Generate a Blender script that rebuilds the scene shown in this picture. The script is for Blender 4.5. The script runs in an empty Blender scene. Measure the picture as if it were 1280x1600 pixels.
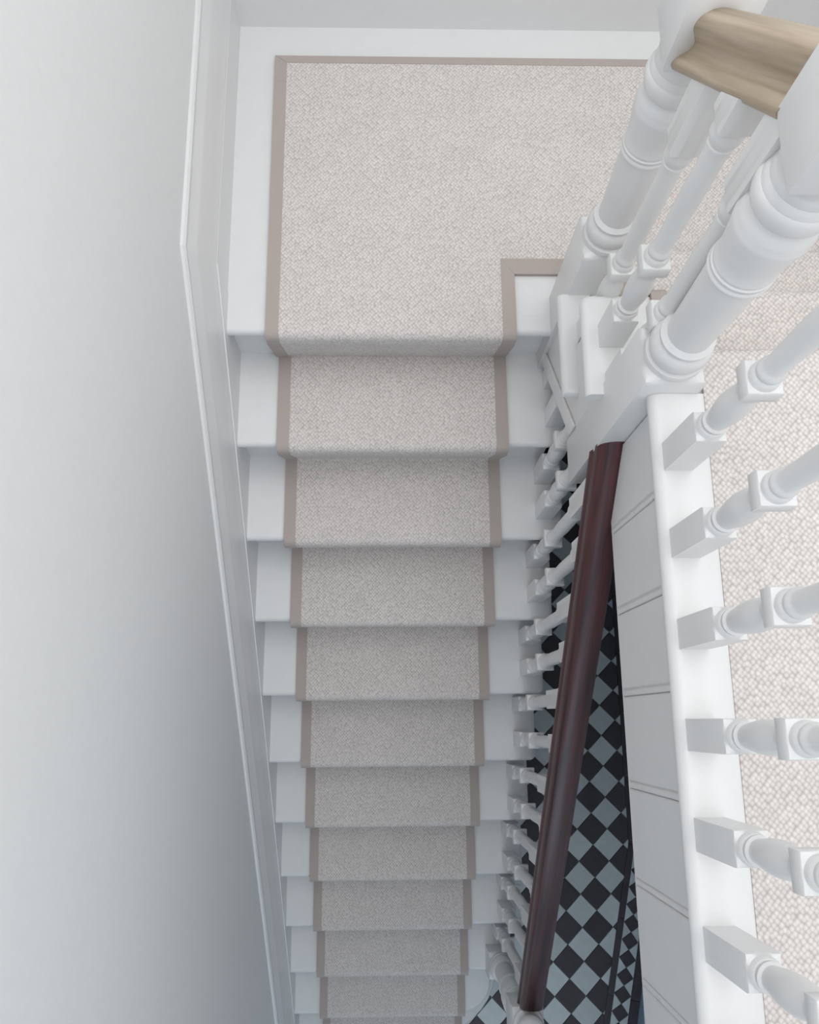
import bpy, bmesh, math, random
from mathutils import Vector, Matrix
random.seed(7)
scene = bpy.context.scene
COL = scene.collection
sin, cos, pi = math.sin, math.cos, math.pi

# ---------------------------------------------------------------- camera
F_PX = 1314.6
cam_d = bpy.data.cameras.new('camera')
cam = bpy.data.objects.new('camera', cam_d)
COL.objects.link(cam)
cam_d.sensor_fit = 'HORIZONTAL'
cam_d.sensor_width = 36.0
cam_d.lens = F_PX / 1280.0 * 36.0
cam_d.clip_start = 0.02
def camera_axes(t, ro, ya):
    fw = Vector((0, sin(t), -cos(t))); up = Vector((0, cos(t), sin(t))); ri = Vector((1, 0, 0))
    ri, up = cos(ro) * ri + sin(ro) * up, -sin(ro) * ri + cos(ro) * up
    R = Matrix.Rotation(ya, 3, 'Z')
    return R @ fw, R @ up, R @ ri
fw, up, ri = camera_axes(0.2454, 0.0961, -0.1012)
m = Matrix((ri, up, -fw)).transposed().to_4x4()
m.translation = Vector((0.4173, -0.8897, 1.8364))
cam.matrix_world = m
scene.camera = cam

# ---------------------------------------------------------------- world, light, exposure
world = bpy.data.worlds.new('world')
scene.world = world
world.use_nodes = True
bg = world.node_tree.nodes['Background']
bg.inputs[0].default_value = (0.71, 0.85, 1.0, 1)
bg.inputs[1].default_value = 1.55
def area(name, loc, rot, sx, sy, power, col):
    d = bpy.data.lights.new(name, 'AREA')
    d.shape = 'RECTANGLE'; d.size = sx; d.size_y = sy; d.energy = power; d.color = col
    o = bpy.data.objects.new(name, d); COL.objects.link(o)
    o.location = loc; o.rotation_euler = rot
    return o
# daylight through the rooflight over the stairwell
area('rooflight_daylight', (0.95, -0.70, 3.28), (0, 0, 0), 1.5, 2.9, 50, (1.0, 0.945, 0.88))
vs = scene.view_settings
vs.view_transform = 'Standard'
vs.look = 'None'
vs.gamma = 1.0
vs.use_curve_mapping = False
vs.exposure = -0.27

# ---------------------------------------------------------------- materials
def mat(name):
    m = bpy.data.materials.new(name); m.use_nodes = True
    nt = m.node_tree
    return m, nt, nt.nodes['Principled BSDF']
def paint(name, col, rough=0.5, var=0.03, bump=0.05, scale=30):
    m, nt, b = mat(name)
    tc = nt.nodes.new('ShaderNodeTexCoord')
    n = nt.nodes.new('ShaderNodeTexNoise'); n.inputs['Scale'].default_value = scale; n.inputs['Detail'].default_value = 4
    nt.links.new(tc.outputs['Object'], n.inputs['Vector'])
    r = nt.nodes.new('ShaderNodeValToRGB')
    r.color_ramp.elements[0].position = 0.3; r.color_ramp.elements[1].position = 0.7
    r.color_ramp.elements[0].color = tuple(c * (1 - var) for c in col) + (1,)
    r.color_ramp.elements[1].color = tuple(min(1, c * (1 + var)) for c in col) + (1,)
    nt.links.new(n.outputs['Fac'], r.inputs['Fac'])
    nt.links.new(r.outputs['Color'], b.inputs['Base Color'])
    b.inputs['Roughness'].default_value = rough
    bp = nt.nodes.new('ShaderNodeBump'); bp.inputs['Strength'].default_value = bump; bp.inputs['Distance'].default_value = 0.002
    nt.links.new(n.outputs['Fac'], bp.inputs['Height'])
    nt.links.new(bp.outputs['Normal'], b.inputs['Normal'])
    return m
def wood(name, c1, c2, rough, stretch=(60, 2.5, 60)):
    m, nt, b = mat(name)
    tc = nt.nodes.new('ShaderNodeTexCoord')
    mp = nt.nodes.new('ShaderNodeMapping'); mp.inputs['Scale'].default_value = stretch
    n = nt.nodes.new('ShaderNodeTexNoise'); n.inputs['Scale'].default_value = 1.6; n.inputs['Detail'].default_value = 7
    n.inputs['Distortion'].default_value = 0.4
    nt.links.new(tc.outputs['UV'], mp.inputs['Vector']); nt.links.new(mp.outputs['Vector'], n.inputs['Vector'])
    r = nt.nodes.new('ShaderNodeValToRGB')
    r.color_ramp.elements[0].position = 0.3; r.color_ramp.elements[1].position = 0.72
    r.color_ramp.elements[0].color = c1 + (1,); r.color_ramp.elements[1].color = c2 + (1,)
    nt.links.new(n.outputs['Fac'], r.inputs['Fac']); nt.links.new(r.outputs['Color'], b.inputs['Base Color'])
    b.inputs['Roughness'].default_value = rough
    return m
def weave(name, hi, lo, w=0.0094, h=0.0102, strength=0.7):
    # flat-woven wool: staggered loops, a 45-degree cell lattice on the carpet's own UVs (metres)
    m, nt, b = mat(name)
    tc = nt.nodes.new('ShaderNodeTexCoord')
    mp = nt.nodes.new('ShaderNodeMapping'); mp.inputs['Scale'].default_value = (1.4142 / w, 1.4142 / h, 1)
    nt.links.new(tc.outputs['UV'], mp.inputs['Vector'])
    ro = nt.nodes.new('ShaderNodeMapping'); ro.inputs['Rotation'].default_value = (0, 0, pi / 4)
    nt.links.new(mp.outputs['Vector'], ro.inputs['Vector'])
    vo = nt.nodes.new('ShaderNodeTexVoronoi'); vo.voronoi_dimensions = '2D'; vo.feature = 'F1'
    vo.inputs['Scale'].default_value = 1.0; vo.inputs['Randomness'].default_value = 0.42
    nt.links.new(ro.outputs['Vector'], vo.inputs['Vector'])
    cr = nt.nodes.new('ShaderNodeValToRGB')
    cr.color_ramp.elements[0].position = 0.22; cr.color_ramp.elements[0].color = hi + (1,)
    cr.color_ramp.elements[1].position = 0.78; cr.color_ramp.elements[1].color = lo + (1,)
    nt.links.new(vo.outputs['Distance'], cr.inputs['Fac'])
    # yarn-to-yarn and broad tonal variation
    sp = nt.nodes.new('ShaderNodeSeparateColor'); nt.links.new(vo.outputs['Color'], sp.inputs[0])
    m1 = nt.nodes.new('ShaderNodeMapRange'); m1.inputs[3].default_value = 0.92; m1.inputs[4].default_value = 1.05
    nt.links.new(sp.outputs[0], m1.inputs[0])
    n2 = nt.nodes.new('ShaderNodeTexNoise'); n2.inputs['Scale'].default_value = 12; n2.inputs['Detail'].default_value = 8; n2.inputs['Roughness'].default_value = 0.7
    nt.links.new(tc.outputs['UV'], n2.inputs['Vector'])
    m2 = nt.nodes.new('ShaderNodeMapRange'); m2.inputs[1].default_value = 0.3; m2.inputs[2].default_value = 0.7
    m2.inputs[3].default_value = 0.95; m2.inputs[4].default_value = 1.04
    nt.links.new(n2.outputs['Fac'], m2.inputs[0])
    mu = nt.nodes.new('ShaderNodeMath'); mu.operation = 'MULTIPLY'
    nt.links.new(m1.outputs[0], mu.inputs[0]); nt.links.new(m2.outputs[0], mu.inputs[1])
    mx = nt.nodes.new('ShaderNodeMix'); mx.data_type = 'RGBA'; mx.blend_type = 'MULTIPLY'; mx.inputs[0].default_value = 1.0
    nt.links.new(cr.outputs['Color'], mx.inputs[6]); nt.links.new(mu.outputs[0], mx.inputs[7])
    nt.links.new(mx.outputs[2], b.inputs['Base Color'])
    b.inputs['Roughness'].default_value = 0.95
    b.inputs['Specular IOR Level'].default_value = 0.1
    inv = nt.nodes.new('ShaderNodeMath'); inv.operation = 'SUBTRACT'; inv.inputs[0].default_value = 1.0
    nt.links.new(vo.outputs['Distance'], inv.inputs[1])
    bp = nt.nodes.new('ShaderNodeBump'); bp.inputs['Strength'].default_value = strength; bp.inputs['Distance'].default_value = 0.0025
    nt.links.new(inv.outputs[0], bp.inputs['Height']); nt.links.new(bp.outputs['Normal'], b.inputs['Normal'])
    return m
M_WALL = paint('wall_emulsion', (0.83, 0.832, 0.83), 0.85, 0.01, 0.03, 60)
M_WHITE = paint('white_gloss_paint', (0.79, 0.79, 0.79), 0.38, 0.012, 0.04, 25)
M_CEIL = paint('ceiling_paint', (0.78, 0.78, 0.77), 0.9, 0.01, 0.02, 40)
M_CARPET = weave('woven_wool', (0.78, 0.73, 0.705), (0.50, 0.455, 0.43))
M_BIND = paint('cloth_binding', (0.46, 0.40, 0.37), 0.9, 0.04, 0.2, 500)
M_MAHOG = wood('mahogany', (0.028, 0.011, 0.013), (0.105, 0.032, 0.034), 0.30)
M_OAK = wood('limed_oak', (0.34, 0.26, 0.175), (0.54, 0.44, 0.33), 0.42)
def vary(m, amt):
    nt = m.node_tree; b = nt.nodes['Principled BSDF']; src = b.inputs['Base Color'].links[0].from_socket
    oi = nt.nodes.new('ShaderNodeObjectInfo'); mr = nt.nodes.new('ShaderNodeMapRange')
    mr.inputs[3].default_value = 1 - amt; mr.inputs[4].default_value = 1 + amt * 0.4
    mx = nt.nodes.new('ShaderNodeMix'); mx.data_type = 'RGBA'; mx.blend_type = 'MULTIPLY'; mx.inputs[0].default_value = 1.0
    nt.links.new(oi.outputs['Random'], mr.inputs[0]); nt.links.new(src, mx.inputs[6]); nt.links.new(mr.outputs[0], mx.inputs[7])
    nt.links.new(mx.outputs[2], b.inputs['Base Color'])
    return m
M_TDARK = paint('black_tile', (0.085, 0.075, 0.084), 0.30, 0.08, 0.02, 40)
M_TLIGHT = paint('grey_blue_tile', (0.74, 0.80, 0.80), 0.4, 0.04, 0.02, 25)
vary(M_TDARK, 0.12); vary(M_TLIGHT, 0.09)
def checker_floor():
    # the tiled floor carried on by the material where no separate tiles are laid
    m, nt, b = mat('hall_tiling')
    tc = nt.nodes.new('ShaderNodeTexCoord')
    sh = nt.nodes.new('ShaderNodeMapping'); sh.inputs['Location'].default_value = (-1.441, 0.8905, 0)
    ro = nt.nodes.new('ShaderNodeMapping'); ro.inputs['Rotation'].default_value = (0, 0, pi / 4)
    of = nt.nodes.new('ShaderNodeMapping'); k = 1.41421 / 0.1415
    of.inputs['Scale'].default_value = (k, k, 0); of.inputs['Location'].default_value = (0.5, 0.5, 0.5)
    ck = nt.nodes.new('ShaderNodeTexChecker'); ck.inputs['Scale'].default_value = 1.0
    ck.inputs['Color1'].default_value = (0.085, 0.075, 0.084, 1); ck.inputs['Color2'].default_value = (0.70, 0.76, 0.76, 1)
    nt.links.new(tc.outputs['Object'], sh.inputs['Vector']); nt.links.new(sh.outputs[0], ro.inputs['Vector'])
    nt.links.new(ro.outputs[0], of.inputs['Vector']); nt.links.new(of.outputs[0], ck.inputs['Vector'])
    nt.links.new(ck.outputs['Color'], b.inputs['Base Color'])
    b.inputs['Roughness'].default_value = 0.4
    return m
M_TILING = checker_floor()
M_SKIRT_BLUE = paint('blue_gloss_paint', (0.30, 0.42, 0.55), 0.4, 0.02, 0.03, 25)

# ---------------------------------------------------------------- helpers
def mesh_obj(name, verts, faces, material, parent=None, uvs=None, sharp=35, bevel=0.0):
    me = bpy.data.meshes.new(name)
    me.from_pydata([tuple(v) for v in verts], [], faces)
    bm = bmesh.new(); bm.from_mesh(me)
    bmesh.ops.recalc_face_normals(bm, faces=bm.faces)
    if bevel:
        ed = [e for e in bm.edges if len(e.link_faces) == 2 and e.calc_face_angle() > 0.6]
        bmesh.ops.bevel(bm, geom=ed, offset=bevel, segments=2, affect='EDGES', profile=0.5)
    bm.to_mesh(me); bm.free()
    if sharp is not None:
        for p in me.polygons: p.use_smooth = True
        me.set_sharp_from_angle(angle=math.radians(sharp))
    if uvs:
        uv = me.uv_layers.new(name='UVMap')
        for l in me.loops:
            uv.data[l.index].uv = uvs[l.vertex_index]
    me.materials.append(material)
    o = bpy.data.objects.new(name, me); COL.objects.link(o)
    o.parent = parent
    return o
def box(name, x0, x1, y0, y1, z0, z1, material, parent=None, bevel=0.0):
    v = [(x, y, z) for z in (z0, z1) for y in (y0, y1) for x in (x0, x1)]
    f = [(0, 1, 3, 2), (4, 6, 7, 5), (0, 4, 5, 1), (2, 3, 7, 6), (0, 2, 6, 4), (1, 5, 7, 3)]
    return mesh_obj(name, v, f, material, parent, bevel=bevel)
def prism(name, pts, axis, a0, a1, material, parent=None, bevel=0.0, sharp=35):
    # polygon pts (p, q) extruded along axis: 'x' -> (a, p, q), 'z' -> (p, q, a)
    mk = (lambda a, p: (a, p[0], p[1])) if axis == 'x' else (lambda a, p: (p[0], p[1], a))
    n = len(pts)
    v = [mk(a0, p) for p in pts] + [mk(a1, p) for p in pts]
    f = [tuple(range(n)), tuple(range(n, 2 * n))] + [(i, (i + 1) % n, n + (i + 1) % n, n + i) for i in range(n)]
    return mesh_obj(name, v, f, material, parent, bevel=bevel, sharp=sharp)
def loft(name, rings, material, parent=None, sharp=35, uvs=None):
    n = len(rings[0]); v = [p for r in rings for p in r]; f = []
    for k in range(len(rings) - 1):
        for i in range(n):
            j = (i + 1) % n
            f.append((k * n + i, k * n + j, (k + 1) * n + j, (k + 1) * n + i))
    f.append(tuple(range(n))); f.append(tuple(range((len(rings) - 1) * n, len(rings) * n)))
    return mesh_obj(name, v, f, material, parent, sharp=sharp, uvs=uvs)
def empty(name, loc, label, cat, group=None):
    o = bpy.data.objects.new(name, None); COL.objects.link(o)
    o.empty_display_size = 0.1
    o['label'] = label; o['category'] = cat
    if group: o['group'] = group
    return o
def struct(o, label, cat):
    o['kind'] = 'structure'; o['label'] = label; o['category'] = cat
    return o

R_ = 0.195                      # rise of a step
ZF = -12 * R_                   # hall floor
ZU = 3 * R_                     # upper landing
NY = [0.007, -0.209, -0.411, -0.607, -0.810, -1.014, -1.218, -1.419, -1.623, -1.829, -2.032, -2.165]
XL, XR = 0.040, 0.891           # tread ends of the lower flight
XWALL = 0.008
OVER = 0.036                    # nosing overhang
TT = 0.030                      # tread thickness

# ---------------------------------------------------------------- room shell
YB, XWR, YEND, ZC = 0.888, 1.85, -4.2, 3.3
struct(box('wall_left', -0.15, XWALL, YEND, YB + 0.15, ZF - 0.1, ZC, M_WALL), 'tall plain white wall running down beside the stairs', 'wall')
struct(box('wall_back', XWALL, XWR + 0.15, YB, YB + 0.15, ZF - 0.1, ZC, M_WALL), 'plain white wall behind the half landing', 'wall')
struct(box('wall_right', XWR, XWR + 0.15, YEND, YB, ZF - 0.1, ZC, M_WALL), 'plain white wall on the far side of the upper landing', 'wall')
# ceiling with the rooflight opening
cl = box('ceiling', -0.15, XWR + 0.15, YEND, -2.2, ZC, ZC + 0.15, M_CEIL)
struct(cl, 'white ceiling around the rooflight', 'ceiling')
box('ceiling_strip', -0.15, 0.15, -2.2, YB + 0.15, ZC, ZC + 0.15, M_CEIL, cl)
box('ceiling_strip', 1.75, XWR + 0.15, -2.2, YB + 0.15, ZC, ZC + 0.15, M_CEIL, cl)
box('ceiling_strip', 0.15, 1.75, 0.80, YB + 0.15, ZC, ZC + 0.15, M_CEIL, cl)

# ---------------------------------------------------------------- hall floor and its tiles
floor = struct(box('floor', -0.15, XWR + 0.15, YEND, YB + 0.15, ZF - 0.12, ZF - 0.008, M_TILING),
               'hall floor of black and grey-blue diamond tiles far below', 'floor')
KX, KY = 1.537, -1.45           # where the border turns
BD = Vector((-0.2215, -1.0)).normalized()
BN = Vector((-BD.y, BD.x))      # towards the wall (+x)
def clip(poly, nx, ny, c):      # keep nx*x + ny*y <= c
    out = []
    for i in range(len(poly)):
        a, b = poly[i], poly[(i + 1) % len(poly)]
        da, db = nx * a[0] + ny * a[1] - c, nx * b[0] + ny * b[1] - c
        if da <= 0: out.append(a)
        if da * db < 0:
            t = da / (da - db); out.append((a[0] + t * (b[0] - a[0]), a[1] + t * (b[1] - a[1])))
    return out
P = 0.1415
TX, TY = 1.441, -0.8905
def tile_mesh(poly, dz=0.0):
    cx = sum(p[0] for p in poly) / len(poly); cy = sum(p[1] for p in poly) / len(poly)
    n = len(poly); ch = 0.0012
    def shrink(p, d):
        l = math.hypot(p[0] - cx, p[1] - cy); k = max(0.0, 1 - d * 1.4 / max(l, 1e-6))
        return (cx + (p[0] - cx) * k, cy + (p[1] - cy) * k)
    v = [(p[0] - 0, p[1], -0.008) for p in poly] + [(p[0], p[1], -ch) for p in poly]
    v += [shrink(p, ch) + (0.0,) for p in poly]
    f = [(i, (i + 1) % n, n + (i + 1) % n, n + i) for i in range(n)]
    f += [(n + i, n + (i + 1) % n, 2 * n + (i + 1) % n, 2 * n + i) for i in range(n)]
    f.append(tuple(range(2 * n, 3 * n)))
    return v, f
def tile(name, poly, material, parent=floor):
    v, f = tile_mesh(poly)
    o = mesh_obj(name, v, f, material, parent, sharp=None)
    o.location = (0, 0, ZF)
    return o
h = P / 2 - 0.0012
full = [(h, 0), (0, h), (-h, 0), (0, -h)]
proto = {}
for nm, mt in (('light', M_TLIGHT), ('dark', M_TDARK)):
    v, f = tile_mesh(full)
    me = bpy.data.meshes.new('floor_tile'); me.from_pydata(v, [], f); me.materials.append(mt)
    bm = bmesh.new(); bm.from_mesh(me); bmesh.ops.recalc_face_normals(bm, faces=bm.faces); bm.to_mesh(me); bm.free()
    proto[nm] = me
for a in range(-11, 3):
    for b in range(-23, 20):
        if (a + b) % 2: continue
        cx, cy = TX + a * P / 2, TY + b * P / 2
        if cy < -2.42 or cy > 0.30 or (cx < 0.86 and cy > -1.95): continue
        kind = 'light' if a % 2 == 0 else 'dark'
        poly = [(cx + x, cy + y) for x, y in full]
        c = clip(poly, 1, 0, KX)
        c = clip(c, BN.x, BN.y, BN.x * KX + BN.y * KY) if c else c
        if len(c) < 3: continue
        ar = abs(sum(c[i][0] * c[(i + 1) % len(c)][1] - c[(i + 1) % len(c)][0] * c[i][1] for i in range(len(c)))) / 2
        if ar < 2e-5: continue
        if ar > 0.99 * 2 * h * h:
            o = bpy.data.objects.new('floor_tile', proto[kind]); COL.objects.link(o)
            o.parent = floor; o.location = (cx, cy, ZF)
        else:
            tile('floor_tile', c, M_TLIGHT if kind == 'light' else M_TDARK)
# border: black strip, band of small bow-tie tiles, black strip, along the straight and the turned run
def border_run(org, d, nrm, s0, s1, m_in=0.0, m_out=0.0):
    def q(s, w): p = org + d * s + nrm * w; return (p.x, p.y)
    w0, w1, w2 = 0.030, 0.107, 0.150
    n = max(1, round((s1 - s0) / 0.302)); L = (s1 - s0) / n
    for i in range(n):
        a, b = s0 + i * L + 0.0008, s0 + (i + 1) * L - 0.0008
        tile('border_strip', [q(a, 0.001), q(b, 0.001), q(b, w0 - 0.001), q(a, w0 - 0.001)], M_TDARK)
        tile('border_strip', [q(a, w1 + 0.001), q(b, w1 + 0.001), q(b, w2), q(a, w2)], M_TDARK)
    n = round((s1 - s0) / 0.0755); L = (s1 - s0) / n; wm = (w0 + w1) / 2; g = 0.0012
    for i in range(n):
        c = s0 + (i + 0.5) * L
        tile('border_tile', [q(c - L / 2 + g, wm), q(c, w0 + g), q(c + L / 2 - g, wm), q(c, w1 - g)], M_TDARK)
        tile('border_tile', [q(c - g * 2 + L * 0, w0) if 0 else q(c + g, w0 + g * 0.3), q(c + L - g, w0 + g * 0.3), q(c + L / 2, wm - g)], M_TLIGHT)
        tile('border_tile', [q(c + g, w1 - g * 0.3), q(c + L - g, w1 - g * 0.3), q(c + L / 2, wm + g)], M_TLIGHT)
K = Vector((KX, KY))
border_run(K, Vector((0, -1)), Vector((1, 0)), -1.75, -0.012)
kb = K + BN * 0.150
tile('border_strip', [(KX + 0.001, KY + 0.011), (KX + 0.001, KY), (kb.x, kb.y), (KX + 0.150, KY + 0.011)], M_TDARK)
border_run(K, BD, BN, 0.0, 0.98)
# hall wall and skirting along the border
def plan_wall(name, off0, off1, z0, z1, material):
    a = K + Vector((off0, 0)); b = K + BD * 2.6 + BN * off0
    k0 = K + Vector((off0, -off0 * 0.11)); k1 = K + Vector((off1, -off1 * 0.11))
    c = K + BD * 2.6 + BN * off1
    pts = [(KX + off0, YB), (k0.x, k0.y), (b.x, b.y), (c.x, c.y), (k1.x, k1.y), (KX + off1, YB)]
    return prism(name, pts, 'z', z0, z1, material)
struct(plan_wall('wall_hall', 0.170, 0.26, ZF - 0.008, -0.24, M_WALL), 'shaded hall wall beyond the tiled border', 'wall')
struct(plan_wall('baseboard_hall', 0.151, 0.1695, ZF - 0.008, ZF + 0.20, M_SKIRT_BLUE), 'blue-grey hall skirting beside the tiled border', 'skirting')

# ---------------------------------------------------------------- half landing and upper landing
fl = struct(box('floor_half_landing', XWALL, XWR, NY[0] + OVER + 0.012, YB, -0.22, 0.0, M_WHITE), 'white painted half landing floor round the carpet', 'floor')
fu = struct(box('floor_upper_landing', 0.9225, XWR, YEND, -0.345, 0.25, ZU - 0.007, M_WHITE), 'upper landing floor under the woven carpet', 'floor')

def corner_outline(x_in, x_end, y_back, y_front, rad, off, right=True, steps=8, rb=None):
    # plan outline of a tread with one free, rounded end; y_front may lie on either side of y_back
    s = 1 if right else -1; fs = -1 if y_front < y_back else 1
    xe = x_end - s * off; yf = y_front - fs * off
    rx = max(rad - off, 0.001); ry = max((rb or rad) - off, 0.001)
    pts = [(x_in, y_back), (x_in, yf)]
    for k in range(steps + 1):
        a = pi / 2 * k / steps
        pts.append((xe - s * rx + s * rx * sin(a), yf - fs * ry + fs * ry * cos(a)))
    pts.append((xe, y_back))
    return pts
def tread(name, x_in, x_end, y_back, y_front, ztop, parent, right=True, rad=0.022, rb=None, th=TT):
    rings = []
    rr = th / 2
    for k in range(9):
        a = -pi / 2 + pi * k / 8
        off = rr * (1 - cos(a)) * 0.8
        z = ztop - rr + rr * sin(a)
        rings.append([(p[0], p[1], z) for p in corner_outline(x_in, x_end, y_back, y_front, rad, off, right, rb=rb)])
    return loft(name, rings, M_WHITE, parent, sharp=50)
# nosing along the half landing edge, up to the newel
tread('landing_nosing', XL - 0.02, 0.815, NY[0] + OVER + 0.012, NY[0], 0.0, fl, rad=0.004)
# nosing board along the edge of the upper landing
rings = []
for k in range(9):
    a = -pi / 2 + pi * k / 8
    x = 0.835 + 0.016 * (1 - cos(a)); z = ZU - 0.016 + 0.016 * sin(a)
    rings.append([(x, -0.3835, z), (0.922, -0.3835, z), (0.922, YEND, z), (x, YEND, z)])
loft('landing_nosing', rings, M_WHITE, fu, sharp=50)

# ---------------------------------------------------------------- lower flight
st = empty('staircase', (0, 0, 0), 'white painted lower stair flight descending to the tiled hall', 'staircase')
for n in range(1, 12):
    yb = NY[n - 1] + OVER
    if n <= 9: tread('tread', XL - 0.012, XR, yb, NY[n], -n * R_, st)
    elif n == 10: tread('tread', XL - 0.012, 0.830, yb, NY[n], -n * R_, st, rad=0.125, rb=0.11)
    else: tread('tread', XL - 0.012, 0.881, -1.76, NY[n], -n * R_, st, rad=0.25, rb=0.27)
for n in range(0, 11):
    y = NY[n] + OVER
    box('riser', XL - 0.012, (0.812 if n == 0 else 0.70 if n == 10 else 0.862), y, y + 0.018, -(n + 1) * R_ - 0.01, -n * R_ - TT * 0.6, M_WHITE, st)
# curved bottom riser under the curtail step
pts = corner_outline(XL, 0.858, -1.76, NY[11] + OVER, 0.235, 0.0, rb=0.25)
prism('curtail_riser', pts, 'z', ZF, -11 * R_ - TT * 0.9, M_WHITE, st)
pts = corner_outline(XL, 0.808, -1.76, NY[10] + OVER, 0.10, 0.0, rb=0.09)
prism('curtail_riser', pts, 'z', -11 * R_ - 0.002, -10 * R_ - TT * 0.9, M_WHITE, st)
# outer cut string, saw-toothed under the treads
pts = []
for n in range(1, 10):
    yb = NY[n - 1] + OVER; pts += [(yb, -n * R_ - TT * 0.9), (NY[n] + OVER, -n * R_ - TT * 0.9)]
pts += [(NY[9] + OVER, ZF), (NY[9] + OVER + 0.36, ZF), (NY[0] + OVER, -0.47)]
prism('cut_string', pts, 'x', 0.845, 0.864, M_WHITE, st)

# ---------------------------------------------------------------- skirting: landing run, mitred into the raking string
SL = R_ / 0.2035                # rake of the flight
MY, MZ = 0.022, 0.350           # mitre of the top edges
# profile: (distance down from the top edge, projection from the wall)
PROF = [(0.0, 0.0), (0.0, 0.006), (0.006, 0.010), (0.016, 0.010), (0.022, 0.008), (0.034, 0.010), (0.055, 0.017), (0.066, 0.019), (0.072, 0.015),
        (0.080, 0.017), (0.180, 0.0185), (0.200, 0.0215), (0.212, 0.0235), (0.220, 0.0240)]
def skirt_sections(down_extra_h, down_extra_r):
    sec_end, sec_mid, sec_low = [], [], []
    al = math.atan(SL); half = al / 2
    for d, pr in PROF:
        t = d / cos(half)
        sec_end.append((XWALL + pr, YB, MZ - d))
        sec_mid.append((XWALL + pr, MY + t * sin(half), MZ - t * cos(half)))
        # far end of the rake, in the plane y = -2.45
        y = -2.45; zt = MZ + (y - MY) * SL
        sec_low.append((XWALL + pr, y, zt - d / cos(al)))
    return sec_end, sec_mid, sec_low
e, md, lo = skirt_sections(0, 0)
bl = bpy.data.objects.new('baseboard_left', None); COL.objects.link(bl)
struct(bl, 'deep white moulded skirting mitred into the raking wall string', 'skirting')
def close(sec, zfoot, yfoot):
    x = XWALL + 0.0245
    return sec + [(x, sec[-1][1], sec[-1][2]), (x, yfoot, zfoot), (XWALL - 0.001, yfoot, zfoot), (XWALL - 0.001, sec[0][1], sec[0][2])]
loft('skirting_board', [close(e, 0.0, YB), close(md, 0.0, md[-1][1])], M_WHITE, bl, sharp=25)
yb2 = md[-1][1] - 0.015
def closer(sec, foot):
    x = XWALL + 0.0265
    return sec + [(x, sec[-1][1], sec[-1][2]), (x, sec[-1][1], sec[-1][2] - foot), (XWALL - 0.001, sec[-1][1], sec[-1][2] - foot), (XWALL - 0.001, sec[0][1], sec[0][2])]
loft('string_board', [closer(md, 0.52), closer(lo, 0.52)], M_WHITE, bl, sharp=25)
# back skirting
bb = [(0, 0.0), (-0.012, 0.0), (-0.014, 0.30), (-0.008, 0.34), (0, 0.35)]
prism('baseboard_back', [(YB + p, z) for p, z in bb], 'x', XWALL + 0.018, XWR, M_WHITE)
struct(bpy.data.objects['baseboard_back'], 'white skirting along the back wall of the half landing', 'skirting')

# ---------------------------------------------------------------- upper flight
su = empty('staircase', (0, 0, 0), 'short white upper flight of three steps behind the spindles', 'staircase')
UY = [None, 0.103, -0.101, -0.311]
XUL = 0.783
def utread(n, y_start, y_end):
    zt = n * R_
    if y_start is None:
        return tread('tread', XWR, XUL, y_end, UY[n], zt, su, right=False, rad=0.02)
    # first tread: its end sits against the newel, the return nosing runs on beside the string
    o = tread('tread', XWR, 0.853, y_end, UY[n], zt, su, right=False, rad=0.004)
    rings = []
    for k in range(9):
        a = -pi / 2 + pi * k / 8; rr = TT / 2
        off = rr * (1 - cos(a)) * 0.8; z = zt - rr + rr * sin(a)
        rings.append([(XUL + off, y_start, z), (0.8525, y_start, z), (0.8525, y_end + off, z), (XUL + off, y_end + off, z)])
    loft('return_nosing', rings, M_WHITE, o, sharp=50)
utread(1, 0.003, -0.227); utread(2, None, -0.306)
tread('landing_tread', XWR, 0.9135, -0.383, UY[3], 3 * R_ - 0.0065, su, right=False, rad=0.004)
for n in (1, 2, 3):
    y = UY[n] - 0.022
    box('riser', 0.853 if n == 1 else 0.83, XWR, y - 0.018, y, (n - 1) * R_, n * R_ - TT * 0.6, M_WHITE, su)
# outer cut string with a moulding along its lower edge
def sz(y): return -0.101 + (-0.06 - y) * 0.91
pts = [(0.004, 1 * R_ - TT), (UY[2] - 0.022, 1 * R_ - TT), (UY[2] - 0.022, 2 * R_ - TT), (-0.284, 2 * R_ - TT), (-0.284, sz(-0.284)), (0.004, sz(0.004))]
prism('outer_string', pts, 'x', 0.816, 0.842, M_WHITE, su)
prism('string_moulding', [(-0.284, sz(-0.284) + 0.052), (-0.284, sz(-0.284)), (0.004, sz(0.004)), (0.004, sz(0.004) + 0.052)], 'x', 0.8085, 0.816, M_WHITE, su, bevel=0.003)
prism('soffit', [(-0.30, sz(-0.30) + 0.02), (0.03, sz(0.03) + 0.02), (0.03, sz(0.03)), (-0.30, sz(-0.30))], 'x', 0.842, XWR, M_WHITE, su)

# ---------------------------------------------------------------- apron boarding under the upper landing
ap = empty('apron_panelling', (0, 0, 0), 'white beaded boarding facing the stairwell below the upper landing edge', 'panelling')
XA = 0.858
JY = [-0.384, -0.534, -0.694, -0.848, -1.012, -1.177, -1.340, -1.504, -1.668]
for i in range(len(JY) - 1):
    y0, y1 = JY[i] - 0.0001, JY[i + 1] + 0.0001
    # board profile in plan with a bead on its lower-y edge
    pts = [(0.876, y0), (XA + 0.003, y0), (XA, y0 - 0.003), (XA, y1 + 0.016), (XA + 0.0035, y1 + 0.0135), (XA + 0.0035, y1 + 0.0125)]
    for k in range(7):
        a = pi * k / 6
        pts.append((XA + 0.0035 - 0.0040 * sin(a), y1 + 0.0065 + 0.0055 * cos(a)))
    pts += [(XA + 0.0030, y1 + 0.0005), (0.876, y1)]
    prism('board', pts, 'z', 0.222, ZU - 0.020, M_WHITE, ap, sharp=30)
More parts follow.
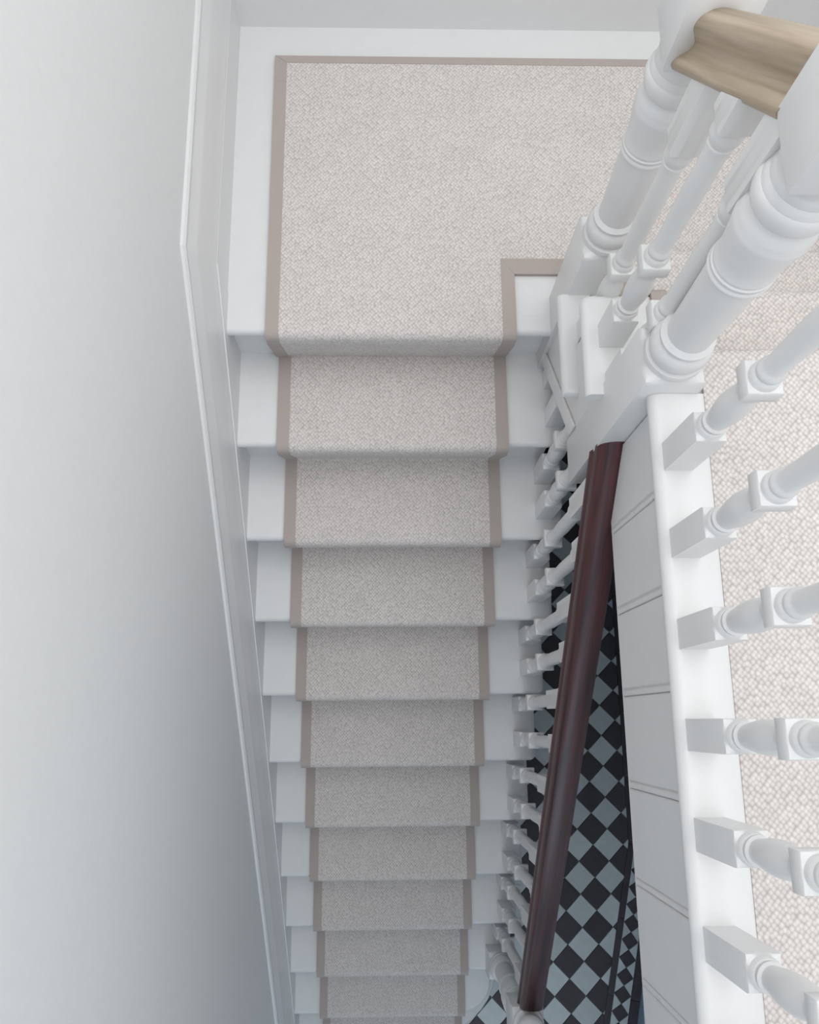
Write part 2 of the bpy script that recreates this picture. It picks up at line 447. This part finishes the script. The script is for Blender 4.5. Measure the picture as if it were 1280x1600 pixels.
box('bottom_edge', XA + 0.002, 0.885, JY[-1], JY[0], 0.212, 0.2215, M_WHITE, ap, bevel=0.002)

# ---------------------------------------------------------------- turned posts
NS = 32
def ring(kind, r, z, cx, cy):
    out = []
    for i in range(NS):
        a = 2 * pi * i / NS + pi / 4
        c, s = cos(a), sin(a)
        k = r / max(abs(c), abs(s)) if kind == 's' else r
        out.append((cx + k * c, cy + k * s, z))
    return out
def post(name, prof, cx, cy, parent, top=None):
    rings = [ring(k, r, z, cx, cy) for k, r, z in prof]
    if top: rings[-1] = [(x, y, top(y)) for x, y, z in rings[-1]]
    return loft(name, rings, M_WHITE, parent, sharp=38)
BH = 0.0225
def baluster_profile(z0, top, kind='full', zt=None, shift=0.0):
    L = [('s', BH, 0.0), ('s', BH, 0.136), ('s', BH - 0.001, 0.1405), ('c', 0.0212, 0.1425), ('c', 0.0212, 0.147), ('c', 0.0190, 0.1515), ('c', 0.0165, 0.1525), ('c', 0.0165, 0.155),
         ('c', 0.0190, 0.158), ('c', 0.0192, 0.163), ('c', 0.0158, 0.1665), ('c', 0.0155, 0.170), ('c', 0.0175, 0.180), ('c', 0.0202, 0.200), ('c', 0.0214, 0.222), ('c', 0.0205, 0.242),
         ('c', 0.0172, 0.260), ('c', 0.0152, 0.270), ('c', 0.0180, 0.273), ('c', 0.0182, 0.278), ('c', 0.0195, 0.284), ('c', 0.0205, 0.2875),
         ('s', BH - 0.0012, 0.289), ('s', BH, 0.291), ('s', BH, 0.314), ('s', BH - 0.0012, 0.316), ('c', 0.0203, 0.3165), ('c', 0.0200, 0.322), ('c', 0.0185, 0.328), ('c', 0.0168, 0.3295),
         ('c', 0.0168, 0.332), ('c', 0.0182, 0.335), ('c', 0.0182, 0.340), ('c', 0.0158, 0.344), ('c', 0.0145, 0.350)]
    L = [(k, r, z + (shift if z > 0.05 else 0)) for k, r, z in L]
    if kind == 'short':
        L += [('c', 0.0160, top)]
    else:
        tb = zt if zt else 0.615
        L += [('c', 0.0168, 0.43), ('c', 0.0162, tb - 0.050), ('c', 0.0150, tb - 0.040), ('c', 0.0185, tb - 0.038), ('c', 0.0185, tb - 0.033), ('c', 0.0168, tb - 0.031),
              ('c', 0.0185, tb - 0.027), ('c', 0.0218, tb - 0.018), ('c', 0.0222, tb - 0.010), ('c', 0.0205, tb - 0.003), ('c', 0.0210, tb), ('s', BH, tb + 0.006), ('s', BH, top)]
    return [(k, r, z0 + z) for k, r, z in L]
NH = 0.0490
TURN = [('s', NH, -0.006), ('s', NH - 0.003, 0.001), ('c', 0.0478, 0.006), ('c', 0.0490, 0.013), ('c', 0.0478, 0.020), ('c', 0.0425, 0.022), ('c', 0.0420, 0.026), ('c', 0.0455, 0.029), ('c', 0.0485, 0.040), ('c', 0.0470, 0.052), ('c', 0.0430, 0.062),
        ('c', 0.0400, 0.065), ('c', 0.0395, 0.068), ('c', 0.0418, 0.070), ('c', 0.0422, 0.075), ('c', 0.0385, 0.079), ('c', 0.0348, 0.083), ('c', 0.0355, 0.120), ('c', 0.0392, 0.250),
        ('c', 0.0396, 0.264), ('c', 0.0435, 0.266), ('c', 0.0445, 0.270), ('c', 0.0435, 0.273), ('c', 0.0415, 0.275), ('c', 0.0435, 0.278), ('c', 0.0435, 0.282), ('c', 0.0412, 0.284), ('c', 0.0428, 0.288), ('c', 0.0425, 0.292), ('c', 0.0415, 0.296), ('c', 0.0430, 0.315),
        ('c', 0.0465, 0.345), ('c', 0.0498, 0.366), ('c', 0.0500, 0.374), ('c', 0.0485, 0.378), ('c', 0.0485, 0.380), ('c', 0.0465, 0.390), ('c', 0.0410, 0.399), ('c', 0.0390, 0.402), ('c', 0.0430, 0.405), ('c', 0.0480, 0.412), ('c', 0.0508, 0.422),
        ('c', 0.0515, 0.432), ('c', 0.0500, 0.440), ('c', 0.0480, 0.442), ('c', 0.0480, 0.445), ('c', 0.0460, 0.452), ('c', 0.0440, 0.455), ('c', 0.0450, 0.458), ('c', 0.0430, 0.466), ('c', 0.0425, 0.472),
        ('c', 0.0450, 0.479), ('s', NH - 0.005, 0.484), ('s', NH, 0.496)]
def newel(name, cx, cy, zb, z1, zlen_block, parent, k=1.0):
    L = [('s', NH - 0.003, zb), ('s', NH, zb + 0.004)] + [(a, r, z1 + z * k) for a, r, z in TURN]
    z2 = z1 + 0.492 * k + zlen_block
    L += [('s', NH, z2 - 0.004), ('s', NH - 0.003, z2 + 0.002)]
    cap = [('c', 0.0450, z2 + 0.0005), ('c', 0.0470, z2 + 0.006), ('c', 0.0480, z2 + 0.012), ('c', 0.0465, z2 + 0.017), ('c', 0.0410, z2 + 0.020), ('c', 0.0355, z2 + 0.028), ('c', 0.0345, z2 + 0.036),
           ('c', 0.0375, z2 + 0.040), ('c', 0.0410, z2 + 0.050), ('c', 0.0420, z2 + 0.060), ('c', 0.0395, z2 + 0.071), ('c', 0.0330, z2 + 0.080), ('c', 0.0210, z2 + 0.087), ('c', 0.0040, z2 + 0.090)]
    o = post(name, L, cx, cy, parent)
    post('newel_cap', cap, cx, cy, o)
    return o
# handrail: moulded section swept along a straight line
def smooth_half(P, n=4):
    out = []
    for i in range(len(P) - 1):
        p0, p1, p2, p3 = P[max(i - 1, 0)], P[i], P[i + 1], P[min(i + 2, len(P) - 1)]
        for k in range(n):
            t = k / n
            out.append(tuple(0.5 * (2 * p1[j] + (p2[j] - p0[j]) * t + (2 * p0[j] - 5 * p1[j] + 4 * p2[j] - p3[j]) * t * t + (3 * p1[j] - p0[j] - 3 * p2[j] + p3[j]) * t ** 3) for j in (0, 1)))
    return out + [P[-1]]
HR_DEEP = smooth_half([(-0.034, 0.000), (-0.0395, 0.008), (-0.034, 0.018), (-0.024, 0.025), (-0.0195, 0.035), (-0.024, 0.045), (-0.030, 0.056), (-0.027, 0.068), (-0.016, 0.077), (-0.004, 0.080)])
HR_WIDE = smooth_half([(-0.035, 0.000), (-0.038, 0.007), (-0.0365, 0.014), (-0.034, 0.019), (-0.0332, 0.024), (-0.0345, 0.031), (-0.0345, 0.040), (-0.030, 0.052), (-0.018, 0.060), (-0.005, 0.063)])
def handrail(name, cx, y0, z0, y1, z1, material, parent, half=HR_DEEP, wide=1.0):
    HR = half + [(-x, z) for x, z in reversed(half)]
    rings, uvs = [], []
    L = math.hypot(y1 - y0, z1 - z0)
    for i in range(2):
        y, z = (y0, z0) if i == 0 else (y1, z1)
        rings.append([(cx + a * wide, y, z + b / max(0.3, abs(y1 - y0) / L) ) for a, b in HR])
        s = 0.0
        for q, (a, b) in enumerate(HR):
            if q: s += math.hypot(a - HR[q - 1][0], b - HR[q - 1][1])
            uvs.append((s, L * i))
    return loft(name, rings, material, parent, sharp=55, uvs=uvs)

# ---- balustrade of the upper flight (two newels, limed oak rail, three spindles)
bu = empty('balustrade', (0, 0, 0), 'white turned balustrade with pale limed oak handrail beside the short upper flight', 'balustrade')
AX, AY = 0.854, 0.050
BX, BY = 0.864, -0.334
newel('newel_post', AX, AY, -R_, 0.340, 0.130, bu, 1.02)
newel('newel_post', BX, BY, 0.055, 0.622, 0.150, bu, 0.985)
UZ0, UZ1 = 0.840, 1.100
o = handrail('handrail', 0.853, AY - NH + 0.004, UZ0, BY + NH - 0.004, UZ1, M_OAK, bu)
o['label'] = 'short pale limed oak handrail'
def uz(y): return UZ0 + (y - (AY - NH)) / ((BY + NH) - (AY - NH)) * (UZ1 - UZ0)
for x, y, n, zt in ((0.8425, -0.0875, 1, 0.60), (0.8345, -0.190, 2, 0.58), (0.8425, -0.2855, 2, 0.565)):
    post('baluster', baluster_profile(n * R_, uz(y) - n * R_, zt=zt, shift=-0.036), x, y, bu, top=lambda q: uz(q) + 0.004)

# ---- balustrade of the lower flight
bd = empty('balustrade', (0, 0, 0), 'white turned spindles with dark mahogany handrail descending to the hall', 'balustrade')
LX = 0.8405
newel('newel_post', 0.839, -1.786, -10 * R_, -1.650, 0.135, bd, 1.0)
LZ0, LY0 = 0.262, BY - NH
LZ1, LY1 = -1.066, -1.786 + NH
o = handrail('handrail', 0.849, LY0 + 0.004, LZ0, LY1 - 0.004, LZ1, M_MAHOG, bd, HR_WIDE)
o['label'] = 'long dark mahogany handrail'
def lz(y): return LZ0 + (y - LY0) / (LY1 - LY0) * (LZ1 - LZ0)
k = 0
LB = [(-0.057, 1), (-0.161, 1)]
for n, ys in ((2, (-0.257, -0.357)), (3, (-0.457, -0.557)), (4, (-0.663, -0.758)), (5, (-0.861, -0.968)), (6, (-1.076, -1.180)), (7, (-1.277, -1.385)), (8, (-1.480, -1.585)), (9, (-1.690,))):
    LB += [(y, n) for y in ys]
for yf, n in LB:
    y = yf + BH; z0 = -n * R_
    if y > -0.29:
        top = sz(y - BH) - z0 - 0.002
        L = baluster_profile(z0, max(top, 0.36), 'short')
        L = [p for p in L if p[2] <= z0 + top + 1e-6]
        if L[-1][2] < z0 + top: L.append((L[-1][0], L[-1][1], z0 + top))
        post('baluster', L, LX, y, bd)
    elif y > LY0:
        post('baluster', baluster_profile(z0, 0.055 - z0 + 0.001, 'short'), LX, y, bd)
    else:
        post('baluster', baluster_profile(z0, lz(y) - z0), LX, y, bd, top=lambda q: lz(q) + 0.004)

# ---- balustrade along the upper landing edge
bL = empty('balustrade', (0, 0, 0), 'white turned balustrade along the edge of the carpeted upper landing', 'balustrade')
for yf in (-0.512, -0.651, -0.789, -0.934, -1.070, -1.211, -1.35, -1.49, -1.63):
    post('baluster', baluster_profile(ZU, 0.86), 0.8705, yf + BH, bL)
o = handrail('handrail', 0.8705, BY - NH + 0.004, ZU + 0.85, -1.72, ZU + 0.85, M_OAK, bL)
o['label'] = 'level pale limed oak handrail'

# ---------------------------------------------------------------- carpets
CT = 0.0095
def fillet(pts, rads, steps=5):
    out = [Vector(pts[0])]
    for i in range(1, len(pts) - 1):
        a, b, c = Vector(pts[i - 1]), Vector(pts[i]), Vector(pts[i + 1])
        r = rads[i]
        u, w = (a - b).normalized(), (c - b).normalized()
        ang = u.angle(w)
        if r <= 0 or ang > 3.1: out.append(b); continue
        t = min(r / math.tan(ang / 2), 0.48 * (a - b).length, 0.48 * (c - b).length); r2 = t * math.tan(ang / 2)
        cen = b + (u + w).normalized() * (r2 / sin(ang / 2))
        p0, p1 = b + u * t, b + w * t
        for k in range(steps + 1):
            s = k / steps
            d = ((p0 - cen) * (1 - s) + (p1 - cen) * s).normalized()
            out.append(cen + d * r2)
    out.append(Vector(pts[-1]))
    return out
def resample(path, maxlen=0.05):
    out = [path[0]]
    for a, b in zip(path, path[1:]):
        n = max(1, int((b - a).length / maxlen))
        for k in range(1, n + 1): out.append(a + (b - a) * k / n)
    return out
def sheet(name, path, x0, x1, th, material, parent, side=1, lift=0.0, nx=1, v0=0.0, wob=0.0):
    # path: outer (y, z) line; the sheet lies on its inner side
    n = len(path); nor = []
    for i in range(n):
        t = (path[min(i + 1, n - 1)] - path[max(i - 1, 0)]).normalized()
        nor.append(Vector((t.y, -t.x)) * side)
    verts, uvs, faces = [], [], []
    s = v0; W = nx + 1
    for i in range(n):
        if i: s += (path[i] - path[i - 1]).length
        for lay in (0, 1):
            p = path[i] + nor[i] * (lift if lay == 0 else lift - th)
            for j in range(W):
                x = x0 + (x1 - x0) * j / nx
                verts.append((x, p.x, p.y)); uvs.append((x, s))
    S = 2 * W
    for i in range(n - 1):
        a, b = i * S, (i + 1) * S
        for j in range(nx):
            faces.append((a + j, a + j + 1, b + j + 1, b + j))
            faces.append((a + W + j, b + W + j, b + W + j + 1, a + W + j + 1))
        faces.append((a, b, b + W, a + W)); faces.append((a + nx, a + W + nx, b + W + nx, b + nx))
    faces.append(tuple(range(0, W)) + tuple(range(S - 1, W - 1, -1)))
    e0 = (n - 1) * S
    faces.append(tuple(range(e0, e0 + W)) + tuple(range(e0 + S - 1, e0 + W - 1, -1)))
    return mesh_obj(name, verts, faces, material, parent, uvs=uvs, sharp=60)
RX0, RX1, BW = 0.135, 0.722, 0.031
def step_drop(pts, rads, n, last_gap):
    # append: over nosing n, under it, down the riser to the tread below (outer side of the carpet)
    z = -n * R_ + CT; y = NY[n] - CT
    y -= 0.007
    pts += [(y, z + 0.001), (y + 0.001, z - TT - 0.012), (NY[n] + OVER - CT - 0.003, -(n + 1) * R_ + CT)]
    rads += [0.022, 0.03, last_gap]
# half landing carpet
lc = empty('landing_carpet', (0, 0, 0), 'pale flatweave L-shaped carpet with taupe border on the half landing', 'carpet')
pts, rads = [(0.771, CT)], [0]
step_drop(pts, rads, 0, 0)
path = resample(fillet(pts, rads))
LX0 = 0.127
carp = sheet('carpet_pile', path, LX0 + 0.004, 0.7205, CT - 0.0005, M_CARPET, lc, side=1, nx=4, v0=0.0)
flat = [Vector((0.771, CT)), Vector((0.46, CT)), Vector((0.160, CT))]
sheet('carpet_pile', flat, 0.7205, 1.70, CT - 0.0005, M_CARPET, lc, side=1, nx=4)
bpath = path
def binding(name, path, x0, x1, parent, side=1):
    return sheet(name, path, x0, x1, CT + 0.0005, M_BIND, parent, side=side, lift=0.0014)
def cut(path, y): return [Vector((y, path[0].y))] + [q for q in path if q.x < y - 0.002]
binding('binding', cut(bpath, 0.70), LX0, LX0 + BW, lc)
binding('binding', cut(bpath, 0.12), 0.722 - BW - 0.002, 0.722, lc)
def flat_strip(name, poly, parent):
    v = [(x, y, CT + 0.0014) for x, y in poly] + [(x, y, 0.0005) for x, y in poly]; n = len(poly)
    f = [tuple(range(n)), tuple(range(n, 2 * n))] + [(i, (i + 1) % n, n + (i + 1) % n, n + i) for i in range(n)]
    return mesh_obj(name, v, f, M_BIND, parent)
e = 0.0005                      # the mitres show as a fine line
flat_strip('binding', [(LX0, 0.778 - e), (LX0, 0.7002), (LX0 + BW, 0.7002), (LX0 + BW, 0.757 - e)], lc)
flat_strip('binding', [(LX0 + e, 0.778), (LX0 + BW + e, 0.757), (1.70, 0.757), (1.70, 0.778)], lc)
xi = 0.722 - BW - 0.002
flat_strip('binding', [(xi, 0.1985 - e), (xi, 0.1202), (0.722, 0.1202), (0.722, 0.157 - e)], lc)
flat_strip('binding', [(xi + e, 0.1985), (0.722 + e, 0.157), (1.70, 0.157), (1.70, 0.1985)], lc)
# lower runner
rn = empty('stair_runner', (0, 0, 0), 'pale flatweave runner with taupe borders down the lower flight', 'carpet')
pts, rads = [(NY[0] + OVER - CT - 0.001, -R_ + CT)], [0]
for n in range(1, 12):
    step_drop(pts, rads, n, 0.006)
pts[-1] = (pts[-1][0], ZF + 0.005)
path = resample(fillet(pts, rads, 4), 0.06)
sheet('carpet_pile', path, RX0 + 0.004, RX1 - 0.004, CT - 0.0005, M_CARPET, rn, side=1, nx=2, v0=0.9)
binding('binding', path, RX0, RX0 + BW, rn)
binding('binding', path, RX1 - BW, RX1, rn)
# upper flight and upper landing carpet
CT = 0.0065
cu = empty('stair_carpet', (0, 0, 0), 'pale nubbly flatweave carpet over the upper landing and its steps', 'carpet')
pts, rads = [(YEND, ZU + 0.0012)], [0]
for n in (3, 2, 1):
    z = n * R_ + (0.0012 if n == 3 else CT); y = UY[n] + CT
    y += 0.005
    pts += [(y, z + 0.001), (y - 0.001, z - TT - 0.012), (UY[n] - 0.019 + CT, (n - 1) * R_ + CT)]
    rads += [0.022, 0.03, 0.006]
path = resample(fillet(pts, rads), 0.1)
sheet('carpet_pile', path, 0.9221, 1.70, CT - 0.0005, M_CARPET, cu, side=-1, nx=2)
pe = [q for q in path if q.y < ZU - 0.02]
binding('binding', pe, 0.916, 0.916 + BW, cu, side=-1)
